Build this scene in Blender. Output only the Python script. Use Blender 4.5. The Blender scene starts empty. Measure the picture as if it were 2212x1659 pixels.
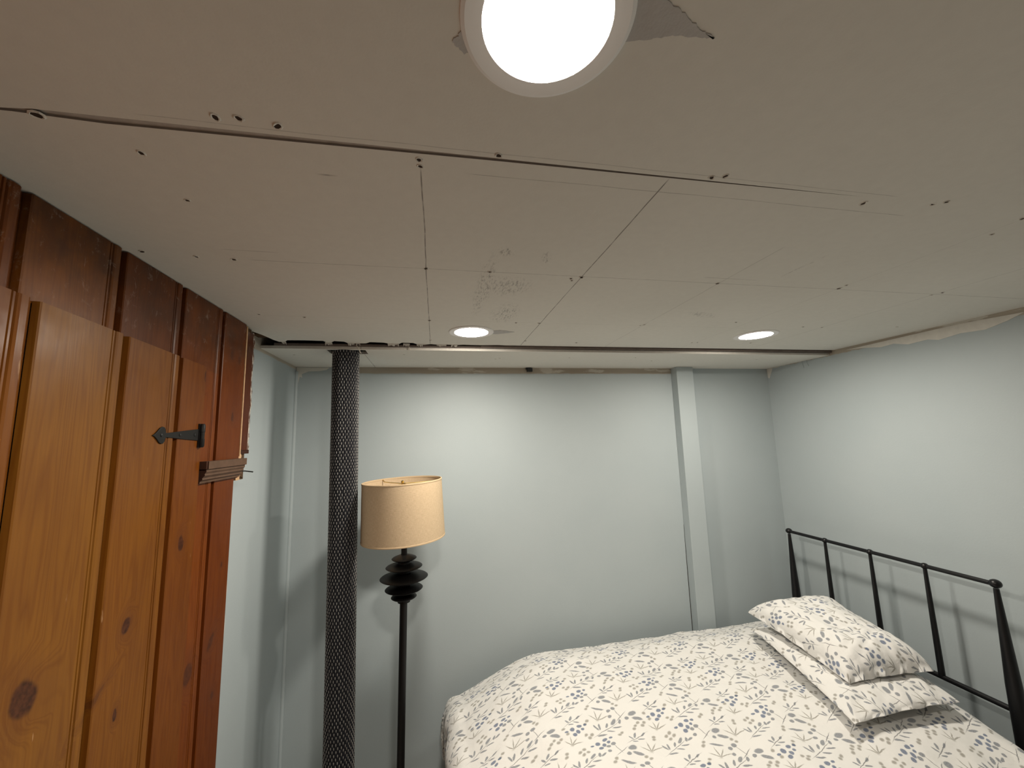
import bpy, bmesh, math, random
from mathutils import Vector, Matrix, noise as mnoise
random.seed(7)
SC = bpy.context.scene
COL = SC.collection
PI = math.pi

# ------------------------------------------------------------------ camera
cam_d = bpy.data.cameras.new('camera')
cam_d.sensor_width = 36.0
cam_d.lens = 858.34 / 2212 * 36.0
cam_d.clip_start = 0.02
cam = bpy.data.objects.new('camera', cam_d)
COL.objects.link(cam)
RT = Vector((0.9818151724479921, -0.187476479837059, -0.029858611133543586))
FW = Vector((0.18980165658407255, 0.9725354768606737, 0.13472222313086948))
UP = Vector((0.0037813104687600164, -0.13793953659225772, 0.990433433369377))
m3 = Matrix((RT, UP, -FW)).transposed()
cam.matrix_world = Matrix.Translation((0, 0, 1.62)) @ m3.to_4x4()
SC.camera = cam

# ------------------------------------------------------------------ world, exposure
w = bpy.data.worlds.new('world')
SC.world = w
w.use_nodes = True
w.node_tree.nodes['Background'].inputs[0].default_value = (0.5, 0.5, 0.5, 1)
w.node_tree.nodes['Background'].inputs[1].default_value = 0.0
SC.view_settings.view_transform = 'Standard'
SC.view_settings.look = 'None'
SC.view_settings.gamma = 1.0
SC.view_settings.use_curve_mapping = False
SC.view_settings.exposure = 0.62
try:
    SC.cycles.diffuse_bounces = 5
    SC.cycles.max_bounces = 8
    SC.cycles.adaptive_threshold = 0.025
except Exception:
    pass
LAMP_STRENGTH = 200.0
LAMP_COLOR = (1.0, 0.92, 0.80)

# ------------------------------------------------------------------ node helpers
class NT:
    def __init__(s, name, rough=0.7, spec=0.3, metal=0.0):
        s.m = bpy.data.materials.new(name)
        s.m.use_nodes = True
        s.t = s.m.node_tree
        s.n = s.t.nodes
        s.b = s.n['Principled BSDF']
        s.b.inputs['Roughness'].default_value = rough
        s.b.inputs['Specular IOR Level'].default_value = spec
        s.b.inputs['Metallic'].default_value = metal
    def put(s, sock, v):
        if isinstance(v, bpy.types.NodeSocket):
            s.t.links.new(v, sock)
        elif v is not None:
            if isinstance(v, (tuple, list)) and len(v) == 3 and len(sock.default_value) == 4:
                v = (*v, 1)
            sock.default_value = v
    def node(s, t, **k):
        n = s.n.new(t)
        for a, b in k.items():
            setattr(n, a, b)
        return n
    def math(s, op, a, b=None, c=None, clamp=False):
        n = s.node('ShaderNodeMath', operation=op, use_clamp=clamp)
        for i, v in enumerate((a, b, c)):
            s.put(n.inputs[i], v)
        return n.outputs[0]
    def vm(s, op, a, b=None):
        n = s.node('ShaderNodeVectorMath', operation=op)
        s.put(n.inputs[0], a); s.put(n.inputs[1], b)
        return n.outputs['Value'] if op in ('LENGTH', 'DOT_PRODUCT') else n.outputs[0]
    def pos(s):
        return s.node('ShaderNodeNewGeometry').outputs['Position']
    def obj(s):
        return s.node('ShaderNodeTexCoord').outputs['Object']
    def uv(s):
        return s.node('ShaderNodeTexCoord').outputs['UV']
    def xyz(s, v):
        n = s.node('ShaderNodeSeparateXYZ'); s.put(n.inputs[0], v)
        return n.outputs
    def comb(s, x, y, z):
        n = s.node('ShaderNodeCombineXYZ')
        for i, v in enumerate((x, y, z)): s.put(n.inputs[i], v)
        return n.outputs[0]
    def noise(s, v, scale=5, detail=3, rough=0.5, dist=0.0, out='Fac'):
        n = s.node('ShaderNodeTexNoise')
        s.put(n.inputs['Vector'], v)
        n.inputs['Scale'].default_value = scale
        n.inputs['Detail'].default_value = detail
        n.inputs['Roughness'].default_value = rough
        n.inputs['Distortion'].default_value = dist
        return n.outputs[out]
    def map(s, v, a, b, c=0.0, d=1.0, smooth=False):
        n = s.node('ShaderNodeMapRange')
        if smooth: n.interpolation_type = 'SMOOTHSTEP'
        s.put(n.inputs['Value'], v)
        for i, q in zip(range(1, 5), (a, b, c, d)): s.put(n.inputs[i], q)
        return n.outputs[0]
    def mix(s, f, a, b, mode='MIX'):
        n = s.node('ShaderNodeMix', data_type='RGBA', blend_type=mode)
        s.put(n.inputs[0], f); s.put(n.inputs[6], a); s.put(n.inputs[7], b)
        return n.outputs[2]
    def tex(s, v, loc, scale, rot=(0, 0, 0)):       # world -> unit-ellipse coordinates
        n = s.node('ShaderNodeMapping', vector_type='TEXTURE')
        s.put(n.inputs[0], v)
        n.inputs['Location'].default_value = loc
        n.inputs['Rotation'].default_value = rot
        n.inputs['Scale'].default_value = scale
        return n.outputs[0]
    def scale(s, v, sc):
        n = s.node('ShaderNodeMapping', vector_type='POINT')
        s.put(n.inputs[0], v)
        n.inputs['Scale'].default_value = sc
        return n.outputs[0]
    def bump(s, h, strength=0.3, dist=0.002, normal=None):
        n = s.node('ShaderNodeBump')
        n.inputs['Strength'].default_value = strength
        n.inputs['Distance'].default_value = dist
        s.put(n.inputs['Height'], h)
        if normal is not None: s.put(n.inputs['Normal'], normal)
        s.t.links.new(n.outputs[0], s.b.inputs['Normal'])
        return n.outputs[0]
    def color(s, c): s.put(s.b.inputs['Base Color'], c)

def simple(name, col, rough=0.6, spec=0.3, metal=0.0, var=0.12, nscale=30, bump=0.15, bdist=0.001):
    s = NT(name, rough, spec, metal)
    f = s.noise(s.pos(), nscale, 4, 0.6)
    s.color(s.mix(f, tuple(c * (1 - var) for c in col), tuple(min(1, c * (1 + var)) for c in col)))
    if bump: s.bump(f, bump, bdist)
    return s.m

# ------------------------------------------------------------------ materials
def mat_wall(name, lo, rough_edge, patches, x0=-9, x1=9):
    """light grey-blue paint; bare tan plaster strip under the ceiling"""
    s = NT(name, 0.55, 0.3)
    p = s.pos(); o = s.xyz(p)
    n1 = s.noise(p, 3.0, 3)
    paint = s.mix(n1, (0.425, 0.485, 0.507), (0.475, 0.530, 0.547))
    edge = s.noise(p, 14, 4, 0.6)
    h = s.math('ADD', o[2], s.math('MULTIPLY', s.math('SUBTRACT', edge, 0.5), rough_edge))
    m = s.map(h, lo, lo + 0.004)
    along = s.math('MULTIPLY', s.map(o[0], x0, x0 + 0.03), s.map(o[0], x1 - 0.002, x1, 1.0, 0.0))
    m = s.math('MULTIPLY', m, along)
    tan = s.mix(s.map(s.noise(s.scale(p, (1, 1, 6)), 2.2, 3), 0.35, 0.65), (0.40, 0.35, 0.285), (0.47, 0.425, 0.355))
    comp = s.map(s.noise(s.scale(p, (1, 1, 5)), 5, 4, 0.55), 0.58, 0.61)
    tan = s.mix(s.math('MULTIPLY', comp, patches), tan, (0.66, 0.64, 0.58))
    s.color(s.mix(m, paint, tan))
    s.bump(s.noise(p, 160, 1), 0.12, 0.0015)
    return s.m
M = {}
M['wall_back'] = mat_wall('blue grey paint back', 2.007, 0.012, 0.75, -0.50, 1.532)
M['wall_right'] = mat_wall('blue grey paint right', 2.040, 0.035, 0.9)
M['wall_alcove'] = mat_wall('blue grey paint alcove', 2.028, 0.012, 0.3)
M['paint'] = simple('blue grey paint', (0.45, 0.508, 0.527), 0.5, 0.3, var=0.04, nscale=3, bump=0)
M['compound'] = simple('dried joint compound', (0.72, 0.70, 0.65), 0.9, 0.1, nscale=40, bump=0.4)

def mat_ceiling():
    s = NT('drywall paper', 0.9, 0.12)
    p = s.pos(); o = s.xyz(p)
    base = s.mix(s.map(s.noise(p, 1.3, 3), 0.3, 0.7), (0.74, 0.72, 0.665), (0.80, 0.78, 0.725))
    base = s.mix(s.math('MULTIPLY', s.noise(p, 45, 3), 0.12), base, (0.30, 0.28, 0.26))
    wob = s.math('MULTIPLY', s.math('SUBTRACT', s.noise(p, 6, 2), 0.5), 0.006)
    X = s.math('ADD', o[0], wob); Y = s.math('ADD', o[1], wob)
    tot = None
    def stroke(ax, c, a0, a1, wid, strength, brk=0.45):
        nonlocal tot
        A, B = (X, Y) if ax == 'x' else (Y, X)
        d = s.math('ABSOLUTE', s.math('SUBTRACT', A, c))
        l = s.map(d, wid * 0.5, wid * 1.1, 1.0, 0.0)
        l = s.math('MULTIPLY', l, s.math('MULTIPLY', s.map(B, a0, a0 + 0.02), s.map(B, a1 - 0.02, a1, 1.0, 0.0)))
        l = s.math('MULTIPLY', l, strength)
        tot = l if tot is None else s.math('MAXIMUM', tot, l)
    # joist lines pencilled on the boards
    stroke('x', -0.022, 0.62, 1.87, 0.0014, 0.75)
    stroke('x', 0.412, 0.585, 1.87, 0.0016, 0.8)
    stroke('x', 0.853, 0.78, 1.87, 0.0014, 0.35)
    stroke('x', 1.290, 0.60, 1.87, 0.0013, 0.22)
    stroke('x', 1.703, 0.75, 1.87, 0.0013, 0.45)
    stroke('y', 1.022, -0.45, 2.2, 0.0014, 0.45)
    stroke('y', 0.972, -0.49, -0.36, 0.0015, 0.35)
    stroke('y', 0.985, 0.77, 0.97, 0.0015, 0.4)
    stroke('y', 1.482, -0.6, 2.1, 0.0013, 0.14)
    stroke('y', 0.625, 0.05, 1.0, 0.0012, 0.35)
    stroke('y', 0.663, -0.197, -0.160, 0.0025, 0.6)
    stroke('y', 0.568, -0.4, 0.9, 0.0010, 0.3)
    brk = s.map(s.noise(p, 35, 3), 0.25, 0.55, 0.35, 1.0)
    tot = s.math('MULTIPLY', tot, brk)
    base = s.mix(tot, base, (0.13, 0.115, 0.10))
    # graphite scuffs
    sc = None
    scr = s.map(s.noise(s.scale(p, (120, 30, 1)), 1.6, 5, 0.75), 0.50, 0.66)
    for (cx, cy, rx, ry, a) in ((0.145, 1.16, 0.03, 0.28, 0), (0.21, 1.12, 0.09, 0.09, 0), (0.25, 1.38, 0.06, 0.13, 0),
                                (0.17, 0.90, 0.03, 0.03, 0), (0.278, 0.92, 0.016, 0.045, -.2), (1.01, 0.885, 0.007, 0.085, 0),
                                (1.02, 1.32, 0.09, 0.03, 0.3)):
        d = s.vm('LENGTH', s.tex(p, (cx, cy, 2.07), (rx, ry, 1), (0, 0, a)))
        l = s.map(d, 0.4, 1.0, 0.8, 0.0)
        sc = l if sc is None else s.math('MAXIMUM', sc, l)
    base = s.mix(s.math('MULTIPLY', s.math('MULTIPLY', sc, scr), 0.85), base, (0.16, 0.155, 0.145))
    s.color(base)
    s.bump(s.noise(p, 220, 1), 0.12, 0.001)
    return s.m
M['ceiling'] = mat_ceiling()
M['gypsum'] = simple('white gypsum edge', (0.60, 0.57, 0.52), 0.9, 0.1, nscale=90, bump=0.6, bdist=0.002)
M['torn'] = simple('torn grey paper', (0.52, 0.51, 0.50), 0.95, 0.05, nscale=25, bump=0.8, bdist=0.004)
M['edge_paper'] = simple('tapered board edge with painted shade', (0.34, 0.315, 0.29), 0.9, 0.1, nscale=40)  # edge paper coloured darker to stand in for the seam's shadow
M['backing'] = simple('grey joint backing', (0.48, 0.45, 0.42), 0.95, 0.05, nscale=60, var=0.25)
M['dark'] = simple('dark cavity', (0.03, 0.024, 0.02), 0.95, 0.05, nscale=20)
M['hole'] = simple('screw hole', (0.055, 0.04, 0.032), 0.9, 0.1, nscale=200)
M['strip_metal'] = simple('dull grey-brown strip', (0.20, 0.165, 0.145), 0.8, 0.2, nscale=20, var=0.35)
M['joist'] = simple('dark joist', (0.10, 0.06, 0.035), 0.9, 0.1, nscale=20)

KNOTS = [  # y, z, radius y, radius z, lean, strength
    (0.868, 1.215, 0.026, 0.030, 0.5, 1.0), (1.09, 1.234, 0.012, 0.019, -0.15, 1.0), (1.083, 1.059, 0.007, 0.013, -0.1, 1.0),
    (1.268, 1.366, 0.013, 0.021, 0.0, 1.0), (1.371, 0.985, 0.022, 0.030, -0.2, 0.75), (1.486, 1.023, 0.014, 0.027, -0.7, 0.7),
    (1.335, 1.829, 0.015, 0.024, 0.0, 0.85), (1.521, 1.241, 0.006, 0.010, -0.3, 0.9), (1.531, 1.722, 0.010, 0.018, 0.0, 0.8),
    (1.50, 1.93, 0.011, 0.018, 0.0, 0.6), (1.555, 1.925, 0.010, 0.020, 0.0, 0.6), (1.516, 0.855, 0.008, 0.013, -0.1, 0.7),
    (1.02, 1.12, 0.006, 0.035, -0.9, 0.45), (0.93, 0.83, 0.014, 0.02, 0.1, 0.9), (1.30, 0.62, 0.014, 0.02, 0.1, 0.9),
    (0.35, 1.2, 0.016, 0.022, 0.1, 0.9), (0.05, 1.7, 0.016, 0.022, 0.1, 0.9), (-0.5, 1.3, 0.016, 0.022, 0.1, 0.9)]
def mat_wood(name, red=0.0):
    s = NT(name, 0.36, 0.22)
    p = s.pos(); o = s.xyz(p)
    # knots pull the grain round them
    kd = None; ring = None
    kw = s.vm('MULTIPLY', s.vm('SUBTRACT', s.noise(p, 22, 2, 0.5, 0, 'Color'), (0.5, 0.5, 0.5)), (0, 0.016, 0.022))
    kp = s.vm('ADD', s.comb(0.0, o[1], o[2]), kw)
    for (y, z, ry, rz, a, st) in KNOTS:
        d = s.vm('LENGTH', s.tex(kp, (0, y, z), (1, ry, rz), (a, 0, 0)))
        k = s.math('MULTIPLY', s.map(d, 0.72, 1.08, 1.0, 0.0, True), st)
        r = s.map(d, 1.0, 3.2, 1.0, 0.0, True)
        kd = k if kd is None else s.math('MAXIMUM', kd, k)
        ring = r if ring is None else s.math('MAXIMUM', ring, r)
    g = s.comb(s.math('MULTIPLY', o[0], 9.0),
               s.math('ADD', s.math('MULTIPLY', o[1], 9.0), s.math('MULTIPLY', ring, 0.45)),
               s.math('MULTIPLY', o[2], 0.55))
    big = s.noise(g, 1.6, 3, 0.5, 0.3)
    wv = s.math('FRACT', s.math('MULTIPLY', big, 15.0))
    wv = s.map(s.math('ABSOLUTE', s.math('SUBTRACT', wv, 0.5)), 0.0, 0.5)
    fine = s.noise(s.scale(p, (30, 220, 5)), 1.0, 4, 0.6)
    col = s.mix(s.map(wv, 0.35, 1.0), (0.250, 0.089, 0.0110), (0.205, 0.067, 0.0078))
    col = s.mix(s.math('MULTIPLY', s.map(fine, 0.35, 0.75), 0.25), col, (0.10, 0.030, 0.007))
    blot = s.noise(s.scale(p, (1, 2.2, 0.9)), 3.5, 3, 0.55)
    col = s.mix(s.map(blot, 0.45, 0.75, 0.0, 0.35), col, (0.12, 0.034, 0.008))
    info = s.node('ShaderNodeObjectInfo').outputs['Color']
    col = s.mix(1.0, col, info, 'MULTIPLY')
    col = s.mix(s.math('MULTIPLY', ring, 0.30), col, (0.10, 0.030, 0.010))
    core = s.mix(s.map(s.noise(p, 130, 3), 0.35, 0.65), (0.030, 0.010, 0.006), (0.080, 0.026, 0.012))
    col = s.mix(s.math('MULTIPLY', kd, 0.9), col, core)
    # pale scuffs and plaster smears, thickest under the ceiling
    high = s.map(o[2], 1.86, 2.0, 0.0, 1.0)
    col = s.mix(s.math('MULTIPLY', s.map(o[2], 1.84, 2.0, 0.0, 0.75), s.map(s.noise(p, 9, 4, 0.6), 0.35, 0.65)), col, (0.045, 0.020, 0.011))
    sc1 = s.map(s.noise(s.scale(p, (5, 5, 3)), 7, 6, 0.75, 0.5), 0.57, 0.70, 0.0, 0.42)
    col = s.mix(s.math('MULTIPLY', sc1, high), col, (0.50, 0.40, 0.33))
    sc2 = s.map(s.noise(s.scale(p, (60, 60, 10)), 1.3, 3, 0.5), 0.755, 0.79, 0.0, 0.5)
    col = s.mix(sc2, col, (0.55, 0.33, 0.17))
    s.color(col)
    s.put(s.b.inputs['Roughness'], s.map(s.noise(p, 12, 4), 0.3, 0.7, 0.30, 0.46))
    s.bump(fine, 0.10, 0.001)
    return s.m
M['wood'] = mat_wood('knotty pine')
M['raw'] = simple('raw split wood edge', (0.62, 0.40, 0.23), 0.7, 0.2, var=0.4, nscale=60, bump=0.5)
M['oldwood'] = simple('dusty old moulding', (0.12, 0.068, 0.042), 0.55, 0.3, var=0.45, nscale=40, bump=0.4)
M['oldend'] = simple('dark sawn end', (0.05, 0.02, 0.012), 0.8, 0.2, var=0.4, nscale=60)
def mat_ragged():
    s = NT('torn plaster edge', 0.9, 0.1)
    p = s.pos()
    f = s.map(s.noise(s.scale(p, (3, 3, 1)), 38, 5, 0.7), 0.44, 0.56)
    s.color(s.mix(f, (0.11, 0.045, 0.025), (0.62, 0.58, 0.52)))
    s.bump(f, 0.6, 0.003)
    return s.m
M['ragged'] = mat_ragged()
M['iron'] = simple('black iron', (0.016, 0.015, 0.014), 0.5, 0.35, 0.5, nscale=60, bump=0.35)
M['black_metal'] = simple('black enamel metal', (0.006, 0.006, 0.007), 0.35, 0.4, nscale=80, bump=0.1)
M['black_wood'] = simple('black lacquered wood', (0.0045, 0.004, 0.004), 0.45, 0.28, nscale=50)
M['brass'] = simple('brass', (0.72, 0.52, 0.20), 0.28, 0.5, 1.0, bump=0)
M['white_wire'] = simple('white wire', (0.65, 0.60, 0.52), 0.6, 0.3)
M['plastic'] = simple('black plastic', (0.02, 0.022, 0.024), 0.4, 0.5)
M['trim_white'] = simple('white lamp trim', (0.86, 0.85, 0.84), 0.5, 0.3, var=0.02, bump=0)
M['mattress'] = simple('dark mattress ticking', (0.06, 0.06, 0.062), 0.9, 0.1)
M['floor'] = simple('pale carpet', (0.42, 0.39, 0.35), 0.95, 0.05, var=0.25, nscale=120, bump=0.6, bdist=0.004)
M['cord_dark'] = simple('charcoal cord', (0.016, 0.017, 0.022), 0.75, 0.25, var=0.3, nscale=300, bump=0.3)
M['fleck_pale'] = simple('pale sleeve fleck', (0.30, 0.29, 0.275), 0.7, 0.3, var=0.2, nscale=300, bump=0.3)
def mat_shade():
    s = NT('tan linen', 0.9, 0.1)
    u = s.uv()
    a = s.noise(s.scale(u, (60, 900, 1)), 1.0, 3, 0.6)
    b = s.noise(s.scale(u, (900, 60, 1)), 1.0, 3, 0.6)
    f = s.math('MULTIPLY', s.math('ADD', a, b), 0.5)
    s.color(s.mix(s.map(f, 0.35, 0.65), (0.47, 0.345, 0.215), (0.68, 0.53, 0.36)))
    s.b.inputs['Transmission Weight'].default_value = 0.0
    s.bump(f, 0.4, 0.0012)
    return s.m
M['shade'] = mat_shade()
M['shade_trim'] = simple('shade tape', (0.55, 0.41, 0.26), 0.85, 0.1, nscale=200)
def mat_glow(k=1.0):
    m = bpy.data.materials.new('glowing diffuser')
    m.use_nodes = True
    t = m.node_tree
    t.nodes.remove(t.nodes['Principled BSDF'])
    e = t.nodes.new('ShaderNodeEmission')
    e.inputs[0].default_value = (*LAMP_COLOR, 1)
    e.inputs[1].default_value = LAMP_STRENGTH * k
    t.links.new(e.outputs[0], t.nodes['Material Output'].inputs[0])
    return m
M['glow'] = mat_glow()
M['glow_dim'] = mat_glow(0.82)      # this lamp is a little weaker than the others

def mat_floral():
    """cream cotton printed with blue berry clusters, grey leaf sprays and fine tan twigs"""
    s = NT('floral cotton print', 0.88, 0.12)
    uv0 = s.uv()
    wob = s.vm('MULTIPLY', s.vm('SUBTRACT', s.noise(uv0, 60, 2, 0.5, 0, 'Color'), (0.5, 0.5, 0.5)), (0.006, 0.006, 0))
    uv = s.vm('ADD', uv0, wob)
    TW, TH = 0.320, 0.262
    o = s.xyz(uv)
    p = s.comb(s.math('MULTIPLY', s.math('FRACT', s.math('DIVIDE', o[0], TW)), TW),
               s.math('MULTIPLY', s.math('FRACT', s.math('DIVIDE', o[1], TH)), TH), 1.0)
    groups = {'blue': None, 'leaf': None, 'pale': None, 'stem': None}
    st = {'n': 0, 'p': p}
    def el(g, x, y, rx, ry, deg, dup=False):
        if not dup:
            R_ = max(rx, ry)
            for ox in (-TW if x + R_ > TW else (TW if x - R_ < 0 else 0), 0):
                for oy in (-TH if y + R_ > TH else (TH if y - R_ < 0 else 0), 0):
                    if ox or oy: el(g, x + ox, y + oy, rx, ry, deg, True)
        st['n'] += 1
        if st['n'] % 14 == 0:          # serialise the graph in batches so the shader stack stays small
            n = s.node('ShaderNodeVectorMath', operation='MULTIPLY_ADD')
            s.put(n.inputs[0], st['last']); n.inputs[1].default_value = (1e-7,) * 3; s.put(n.inputs[2], p)
            st['p'] = n.outputs[0]
        c_, s_ = math.cos(math.radians(deg)), math.sin(math.radians(deg))
        A = s.vm('DOT_PRODUCT', st['p'], (c_ / rx, s_ / rx, -(c_ * x + s_ * y) / rx))
        B = s.vm('DOT_PRODUCT', st['p'], (-s_ / ry, c_ / ry, (s_ * x - c_ * y) / ry))
        d = s.math('MULTIPLY_ADD', B, B, s.math('MULTIPLY', A, A))       # squared distance in ellipse units
        groups[g] = d if groups[g] is None else s.math('MINIMUM', groups[g], d)
        st['last'] = groups[g]
    def line(g, x0, y0, x1, y1, wdt=0.0007):
        el(g, (x0 + x1) / 2, (y0 + y1) / 2, math.hypot(x1 - x0, y1 - y0) / 2, wdt, math.degrees(math.atan2(y1 - y0, x1 - x0)))
    def cluster(cx, cy):                                         # blue berry cluster
        for dx, dy, r, a, k in ((-.036, .000, .0085, 5, .60), (-.013, .006, .0115, 50, .85), (-.010, -.019, .0105, 20, .80),
                                (.006, -.007, .0100, 60, .85), (.018, .018, .0118, 15, .68), (.026, .003, .0080, 40, .8), (.041, .020, .0075, 10, .75)):
            el('blue', cx + dx, cy + dy, r * .9, r * .9 * k, a)
    cluster(0.055, 0.200); cluster(0.121, 0.122)
    def spray(cx, cy, f, rot, leaves):                           # leafy spray with a stem
        ca, sa = math.cos(math.radians(rot)), math.sin(math.radians(rot))
        T = lambda x, y: (cx + f * (x * ca - y * sa), cy + f * (x * sa + y * ca))
        line('stem', *T(-.050, -.020), *T(.045, .018), 0.0011)
        for x, y, l, wd, a in leaves:
            xx, yy = T(x, y); el('leaf', xx, yy, l * f * .9, wd * f * .85, a + rot)
    L1 = ((-.040, .012, .017, .0045, 115), (-.026, .013, .017, .0050, 75), (.004, .017, .014, .0052, 55), (.034, .026, .018, .0075, 40),
          (-.030, -.024, .020, .0048, -10), (.008, -.012, .017, .0046, -18), (.038, .000, .019, .0042, -8), (.058, .022, .012, .006, 60))
    L2 = ((-.030, .004, .014, .0055, 120), (-.008, .014, .017, .0065, 55), (.010, -.012, .018, .0050, -12), (.030, .012, .016, .0055, 30), (-.020, -.020, .015, .0042, -5))
    spray(0.170, 0.186, 1.0, 0, L1); spray(0.040, 0.048, 0.92, 4, L1)
    spray(0.255, 0.120, 0.80, 0, L2); spray(0.060, 0.248, 0.78, 4, L2)
    for cx, cy in ((0.238, 0.236), (0.168, 0.078)):              # rounded berries on a forked twig
        line('stem', cx - .018, cy - .022, cx + .026, cy + .006, 0.0012)
        line('stem', cx + .002, cy - .012, cx - .008, cy + .028, 0.0011)
        for dx, dy, r in ((-.009, .034, .0110), (-.030, .026, .0095), (-.036, .002, .0088), (.022, -.022, .0095)):
            el('leaf', cx + dx, cy + dy, r * .9, r * 0.72, 20)
    for x, y, l, wd, a in ((.288, .228, .0195, .0130, 10), (.296, .200, .0220, .0105, -30), (.214, .080, .0185, .0125, 10), (.222, .052, .0215, .0100, -30),
                           (.172, .022, .0270, .0068, -22), (.105, .070, .0140, .0050, 25)):
        el('leaf', x, y, l * .88, wd * .8, a)
    for cx, cy, f in ((.150, .232, 1.0), (.268, .050, 1.0), (.020, .140, .8)):   # fine pale twigs
        for a, l in ((15, 1), (50, .9), (85, 1), (125, .8)):
            ra = math.radians(a)
            line('pale', cx, cy, cx + .046 * f * l * math.cos(ra), cy + .038 * f * l * math.sin(ra), 0.0017)
    for x, y in ((.272, .170), (.286, .180), (.298, .166), (.262, .158), (.310, .176), (.035, .105), (.052, .112), (.062, .098), (.044, .090), (.098, .222), (.110, .236), (.093, .162), (.104, .172), (.084, .175), (.012, .218), (.020, .190), (.128, .030), (.138, .042), (.250, .022), (.240, .034), (.310, .110), (.305, .098), (.200, .148), (.212, .156)):
        el('pale', x, y, .0062, .0046, 30)
    hatch = s.noise(s.scale(uv0, (900, 400, 1)), 1.0, 2, 0.6)
    fab = s.noise(uv0, 9, 3)
    col = s.mix(fab, (0.72, 0.71, 0.685), (0.78, 0.77, 0.745))
    def lay(g, c, amt, a, b, hat=0.5):
        nonlocal col
        f = s.map(s.math('SQRT', groups[g]), a, b, amt, 0.0)
        f = s.math('MULTIPLY', f, s.map(hatch, 0.35, 0.62, 1.0 - hat, 1.0))
        col = s.mix(f, col, c)
    lay('pale', (0.24, 0.225, 0.19), 0.85, 0.75, 1.6, 0.25)
    lay('leaf', (0.115, 0.135, 0.170), 0.90, 0.80, 1.12, 0.42)
    lay('stem', (0.13, 0.13, 0.14), 0.88, 0.7, 1.5, 0.2)
    lay('blue', (0.065, 0.105, 0.200), 0.92, 0.8, 1.12, 0.30)
    s.color(col)
    s.bump(s.noise(uv0, 26, 4, 0.6), 0.35, 0.010)
    s.b.inputs['Sheen Weight'].default_value = 0.1
    return s.m
M['floral'] = mat_floral()

# ------------------------------------------------------------------ mesh helpers
def mk(name, verts, faces, mat, parent=None, smooth=False, uvs=None, mats=None, fmat=None, kind=None, color=None, fix=True):
    me = bpy.data.meshes.new(name)
    me.from_pydata([tuple(v) for v in verts], [], faces)
    for m_ in (mats or [mat]):
        me.materials.append(M[m_])
    if fmat:
        for p_, i_ in zip(me.polygons, fmat): p_.material_index = i_
    if uvs is not None:
        ul = me.uv_layers.new(name='UVMap')
        for p_ in me.polygons:
            for li in p_.loop_indices:
                ul.data[li].uv = uvs[me.loops[li].vertex_index]
    if fix:
        b = bmesh.new(); b.from_mesh(me)
        bmesh.ops.recalc_face_normals(b, faces=b.faces)
        b.to_mesh(me); b.free()
    if smooth:
        for p_ in me.polygons: p_.use_smooth = True
        try: me.set_sharp_from_angle(angle=math.radians(40))
        except Exception: pass
    o = bpy.data.objects.new(name, me)
    COL.objects.link(o)
    if parent: o.parent = parent
    if kind: o['kind'] = kind
    if color: o.color = (*color, 1)
    return o
def tag(o, label, cat, group=None):
    o['label'] = label; o['category'] = cat
    if group: o['group'] = group
    return o
def empty(name, loc=(0, 0, 0)):
    o = bpy.data.objects.new(name, None); COL.objects.link(o); o.location = loc
    o.empty_display_size = 0.05
    return o
def box(x0, x1, y0, y1, z0, z1):
    v = [(x, y, z) for z in (z0, z1) for y in (y0, y1) for x in (x0, x1)]
    return v, [(0, 2, 3, 1), (4, 5, 7, 6), (0, 1, 5, 4), (2, 6, 7, 3), (0, 4, 6, 2), (1, 3, 7, 5)]
def prism(poly, ext, a, b):
    """poly: points, ext(pt, t) -> 3D; t = a / b"""
    n = len(poly)
    v = [ext(p, a) for p in poly] + [ext(p, b) for p in poly]
    f = [tuple(range(n))[::-1], tuple(range(n, 2 * n))] + [(i, (i + 1) % n, n + (i + 1) % n, n + i) for i in range(n)]
    return v, f
def lathe(prof, seg=32, c=(0, 0, 0), cap=True, axis='z'):
    v, f = [], []
    for r, z in prof:
        for k in range(seg):
            a = 2 * PI * k / seg
            q = (r * math.cos(a), r * math.sin(a), z)
            if axis == 'y': q = (q[0], q[2], q[1])
            v.append((c[0] + q[0], c[1] + q[1], c[2] + q[2]))
    for i in range(len(prof) - 1):
        for k in range(seg):
            f.append((i * seg + k, i * seg + (k + 1) % seg, (i + 1) * seg + (k + 1) % seg, (i + 1) * seg + k))
    if cap:
        f.append(tuple(range(seg))[::-1]); f.append(tuple(range((len(prof) - 1) * seg, len(prof) * seg)))
    return v, f
def tube(pts, r, seg=10, cap=True):
    """pts list of Vector; r float or list"""
    pts = [Vector(p) for p in pts]
    rs = r if isinstance(r, (list, tuple)) else [r] * len(pts)
    v, f = [], []
    up = None
    for i, p in enumerate(pts):
        d = (pts[min(i + 1, len(pts) - 1)] - pts[max(i - 1, 0)]).normalized()
        if up is None:
            up = Vector((0, 0, 1)) if abs(d.z) < 0.9 else Vector((1, 0, 0))
        s_ = d.cross(up).normalized(); up2 = s_.cross(d).normalized(); up = up2
        for k in range(seg):
            a = 2 * PI * k / seg
            v.append(p + rs[i] * (math.cos(a) * s_ + math.sin(a) * up2))
    for i in range(len(pts) - 1):
        for k in range(seg):
            f.append((i * seg + k, i * seg + (k + 1) % seg, (i + 1) * seg + (k + 1) % seg, (i + 1) * seg + k))
    if cap:
        f.append(tuple(range(seg))[::-1]); f.append(tuple(range((len(pts) - 1) * seg, len(pts) * seg)))
    return v, f
def join(*vf):
    V, F = [], []
    for v, f in vf:
        o = len(V); V += list(v); F += [tuple(i + o for i in q) for q in f]
    return V, F
def ball(c, r, sz=1.0, seg=16):
    prof = [(r * max(0.02, math.sin(PI * i / 10)), -r * sz * math.cos(PI * i / 10)) for i in range(11)]
    return lathe(prof, seg, c)

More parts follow.
